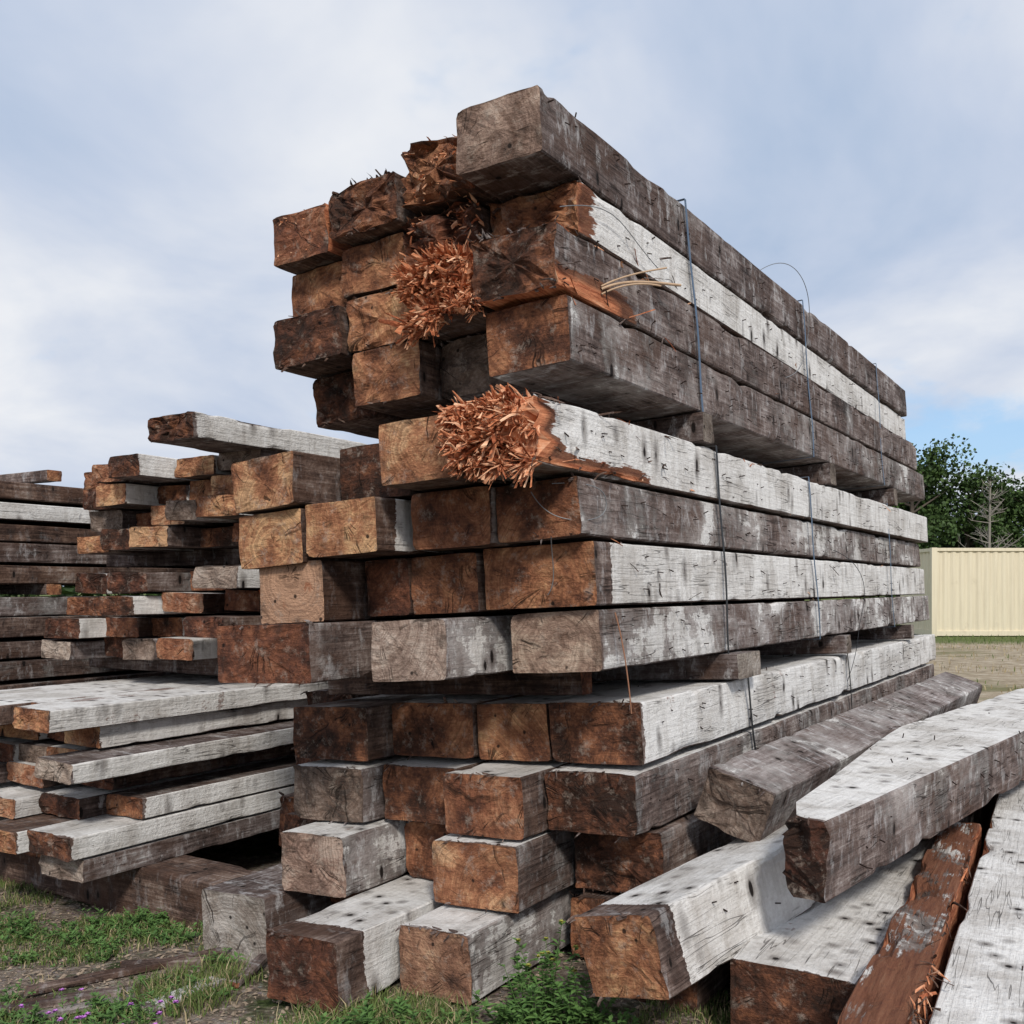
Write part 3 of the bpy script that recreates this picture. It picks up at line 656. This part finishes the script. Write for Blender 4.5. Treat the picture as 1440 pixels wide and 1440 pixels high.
# ---------------------------------------------------------------- container
m,nt,b=newmat('cream_container_paint')
P=nt.new('ShaderNodeTexCoord').outputs['Object']
n=nt.noise(P,1.5,5,.6); st_=nt.noise(nt.vmath('MULTIPLY',P,(6,6,.3)),2,4,.6)
c=nt.mix(nt.mr(st_,.45,.75),(.70,.63,.47),(.60,.53,.39))
c=nt.mix(nt.mr(n,.62,.75,0,.4),c,(.46,.40,.29))
nt.put(b.inputs['Base Color'],c); b.inputs['Roughness'].default_value=.5
CR=m
def container():
    V=[];F=[]
    def box(x0,x1,y0,y1,z0,z1):
        i=len(V)
        V.extend([(x,y,z) for z in (z0,z1) for y in (y0,y1) for x in (x0,x1)])
        F.extend([(i,i+1,i+3,i+2)[::-1],(i+4,i+5,i+7,i+6),(i,i+1,i+5,i+4),(i+2,i+6,i+7,i+3),(i,i+4,i+6,i+2),(i+1,i+3,i+7,i+5)])
    L,W,H=12.2,2.44,2.9
    box(0,L,-.01,.10,0.02,.17); box(0,L,-.01,.10,H-.1,H); box(0,L,W-.1,W,.02,.17); box(0,L,W-.1,W,H-.1,H)
    for x in (0,L-.16):
        for y in (-.02,W-.14): box(x-.01,x+.17,y,y+.16,0,H+.01)
    box(-.005,.05,.1,W-.1,H-.12,H-.01); box(-.005,.05,.1,W-.1,.02,.2)
    def corr(axis,fix,a0,a1,dep):
        x=a0; pts=[]
        while x<a1-.28:
            pts+=[(x,0),(x+.07,0),(x+.14,dep),(x+.21,dep)]; x+=.28
        pts.append((a1,0))
        for (p,q),(p2,q2) in zip(pts,pts[1:]):
            i=len(V)
            if axis=='x': V.extend([(p,fix+q,.15),(p2,fix+q2,.15),(p2,fix+q2,H-.08),(p,fix+q,H-.08)])
            else: V.extend([(fix+q,p,.15),(fix+q2,p2,.15),(fix+q2,p2,H-.08),(fix+q,p,H-.08)])
            F.append((i,i+1,i+2,i+3))
    corr('x',.03,.15,L-.15,.035); corr('x',W-.07,.15,L-.15,.035); corr('y',.03,.12,W-.12,.04); corr('y',L-.07,.12,W-.12,.04)
    box(.05,L-.05,.05,W-.05,H-.05,H-.015)
    ob=mk('shipping_container',V,F,[CR]); ob.matrix_world=Tr(13.75,32.6,-.03)@Matrix.Rotation(rd(1.5),4,'Z')
container()

# ---------------------------------------------------------------- trees
LEAF=leafmat('tree_foliage',(.014,.034,.011),(.080,.135,.036))
BARK=simple('tree_bark',(.10,.08,.065),.9)
DEADB=simple('dead_branch_bark',(.24,.22,.19),.9)
def tube(V,F,MI,a,b_,r0,r1,mi,k=6):
    d=(b_-a); 
    if d.length<1e-4: return
    dn=d.normalized(); x=dn.orthogonal().normalized(); y=dn.cross(x); i=len(V)
    for q,r in ((a,r0),(b_,r1)):
        for j in range(k):
            an=6.283*j/k; V.append(tuple(q+x*math.cos(an)*r+y*math.sin(an)*r))
    for j in range(k): F.append((i+j,i+(j+1)%k,i+k+(j+1)%k,i+k+j)); MI.append(mi)
def tree(x,y,H,CW,nleaf=9000,name='deciduous_tree',ls=.17):
    V=[];F=[];MI=[]
    base=Vector((x,y,-.05)); top=base+Vector((R.uniform(-.3,.3),R.uniform(-.3,.3),H*.75))
    mid=base.lerp(top,.5)+Vector((R.uniform(-.2,.2),0,0))
    tube(V,F,MI,base,mid,.22,.15,1,8); tube(V,F,MI,mid,top,.15,.05,1,8)
    cl=[]
    for k in range(26):
        f=R.uniform(.22,1); p=base.lerp(top,f); a=R.uniform(0,6.28)
        rr=CW*(.45+.55*math.sin(min(1,f*1.15)*2.6))*R.uniform(.5,1.)
        e=p+Vector((math.cos(a)*rr,math.sin(a)*rr,R.uniform(.1,.28)*H*.6))
        tube(V,F,MI,p,e,.06,.02,1,5); cl.append((e,R.uniform(.5,1.05)*CW*.45)); 
        cl.append((p.lerp(e,.6)+Vector((R.gauss(0,.2),R.gauss(0,.2),R.gauss(0,.2))),R.uniform(.4,.8)*CW*.4))
    for _ in range(nleaf):
        c,r=R.choice(cl)
        d=Vector((R.gauss(0,1),R.gauss(0,1),R.gauss(0,.75))).normalized()*r*(R.random()**.4)
        o=c+d; a=Vector((R.gauss(0,1),R.gauss(0,1),R.gauss(0,.6))).normalized()*ls*R.uniform(.5,1.2); b2=a.orthogonal().normalized()*ls*.5
        b2=Matrix.Rotation(R.uniform(0,6.28),3,a.normalized())@b2
        i=len(V); V.extend([tuple(o-a*.5),tuple(o+b2),tuple(o+a*.5),tuple(o-b2)]); F.append((i,i+1,i+2,i+3)); MI.append(0)
    mk(name,V,F,[LEAF,BARK],MI)
for (x,y,H,CW,n) in ((17.6,44,8.4,2.5,12000),(20.6,45,7.6,2.3,10000),(23.6,44.5,7.0,2.2,8000),(26.5,46,7.8,2.6,7000),(14.2,47,7.6,2.6,6000),(18.8,48,7.6,2.6,9000),(31,47,8,3,5000),(11,49,7,3,4000),(22,47,6.6,2.4,9000)):
    tree(x,y,H,CW,n)
V=[];F=[];MI=[]
b0=Vector((19.6,41.0,-.05)); t0=b0+Vector((.1,0,6.0)); tube(V,F,MI,b0,t0,.10,.03,0)
for k in range(46):
    f=R.uniform(.3,.98); p=b0.lerp(t0,f); a=R.uniform(0,6.28); l=(1.05-f)*2.2*R.uniform(.3,1.)+.2
    e=p+Vector((math.cos(a)*l,math.sin(a)*l,l*R.uniform(.1,1.1))); tube(V,F,MI,p,e,.026,.010,0,4)
    for q in range(3):
        p2=p.lerp(e,R.uniform(.3,1)); e2=p2+Vector((R.gauss(0,.25),R.gauss(0,.25),R.uniform(0,.4))); tube(V,F,MI,p2,e2,.012,.006,0,3)
mk('dead_tree',V,F,[DEADB],MI)
V=[];F=[]
for _ in range(26000):
    a=R.uniform(-1.3,1.0); d=R.uniform(150,175); x=math.sin(a)*d; y=math.cos(a)*d
    hmax=6+2.5*N(a*9,0,0)+1.6*N(a*40,3,0)
    z=R.uniform(0,1)**.8*hmax; l=R.uniform(.5,1.1)
    i=len(V); 
    for q in range(3): V.append((x+R.gauss(0,l),y+R.gauss(0,l),z+R.gauss(0,l*.6)))
    F.append((i,i+1,i+2))
mk('distant_trees',V,F,[LEAF])

# ---------------------------------------------------------------- sky & light
w=bpy.data.worlds.new('World'); scene.world=w; w.use_nodes=True
nt=NT(w.node_tree); bg=w.node_tree.nodes['Background']
sund=Vector((.12,-.80,.66)).normalized()
sky=nt.new('ShaderNodeTexSky',sky_type='NISHITA'); sky.sun_disc=False
sky.sun_elevation=math.asin(sund.z); sky.sun_rotation=math.atan2(sund.x,sund.y)
D=nt.new('ShaderNodeTexCoord').outputs['Generated']
sp=nt.new('ShaderNodeSeparateXYZ'); nt.put(sp.inputs[0],D)
z=nt.math('MAXIMUM',sp.outputs[2],0.)
k=nt.math('DIVIDE',1.,nt.math('ADD',z,.30))
cv=nt.new('ShaderNodeCombineXYZ'); nt.put(cv.inputs[0],nt.math('MULTIPLY',sp.outputs[0],k)); nt.put(cv.inputs[1],nt.math('MULTIPLY',sp.outputs[1],k))
cv=nt.vmath('ADD',cv.outputs[0],(3.3,1.2,0))
n1=nt.noise(cv,1.5,6,.52,.4); n2=nt.noise(nt.vmath('ADD',cv,(7,3,1)),1.7,6,.55,.3)
cloud=nt.ramp(n1,[(.30,(3.1,3.85,5.1)),(.42,(3.95,4.5,5.55)),(.52,(4.9,5.25,5.95)),(.63,(6.0,6.15,6.45))])
clear=nt.mix(1.,sky.outputs[0],(1.1,1.1,1.1),'MULTIPLY')
def gap(dx,dy,dz,r,a):
    q=Vector((dx,dy,dz)).normalized()
    dd=nt.vmath('LENGTH',nt.vmath('MULTIPLY',nt.vmath('SUBTRACT',D,tuple(q)),(1,1,3.2)))
    return nt.mr(dd,0.,r,a,0.,smooth=True)
lowb=nt.math('ADD',gap(.46,1,.15,.30,.25),gap(-.28,1,.17,.42,.22))
hole=nt.mr(nt.math('ADD',n2,lowb),.61,.75,0.,.9,smooth=True)
c=nt.mix(hole,cloud,nt.mix(.6,clear,(2.2,4.0,6.4)))
nt.put(bg.inputs[0],c); bg.inputs[1].default_value=.14
sl=bpy.data.lights.new('sun','SUN'); sl.energy=2.8; sl.angle=rd(9); sl.color=(1,.94,.86)
so=bpy.data.objects.new('sun',sl); COL.objects.link(so); so.rotation_euler=sund.to_track_quat('Z','Y').to_euler()

# ---------------------------------------------------------------- camera
cd=bpy.data.cameras.new('camera'); cam=bpy.data.objects.new('camera',cd); COL.objects.link(cam)
cam.location=(0,0,1.6); cam.rotation_euler=(rd(90),0,0)
cd.sensor_width=36; cd.lens=35; cd.shift_y=105/1440.; cd.clip_end=9000; cd.clip_start=.05
scene.camera=cam
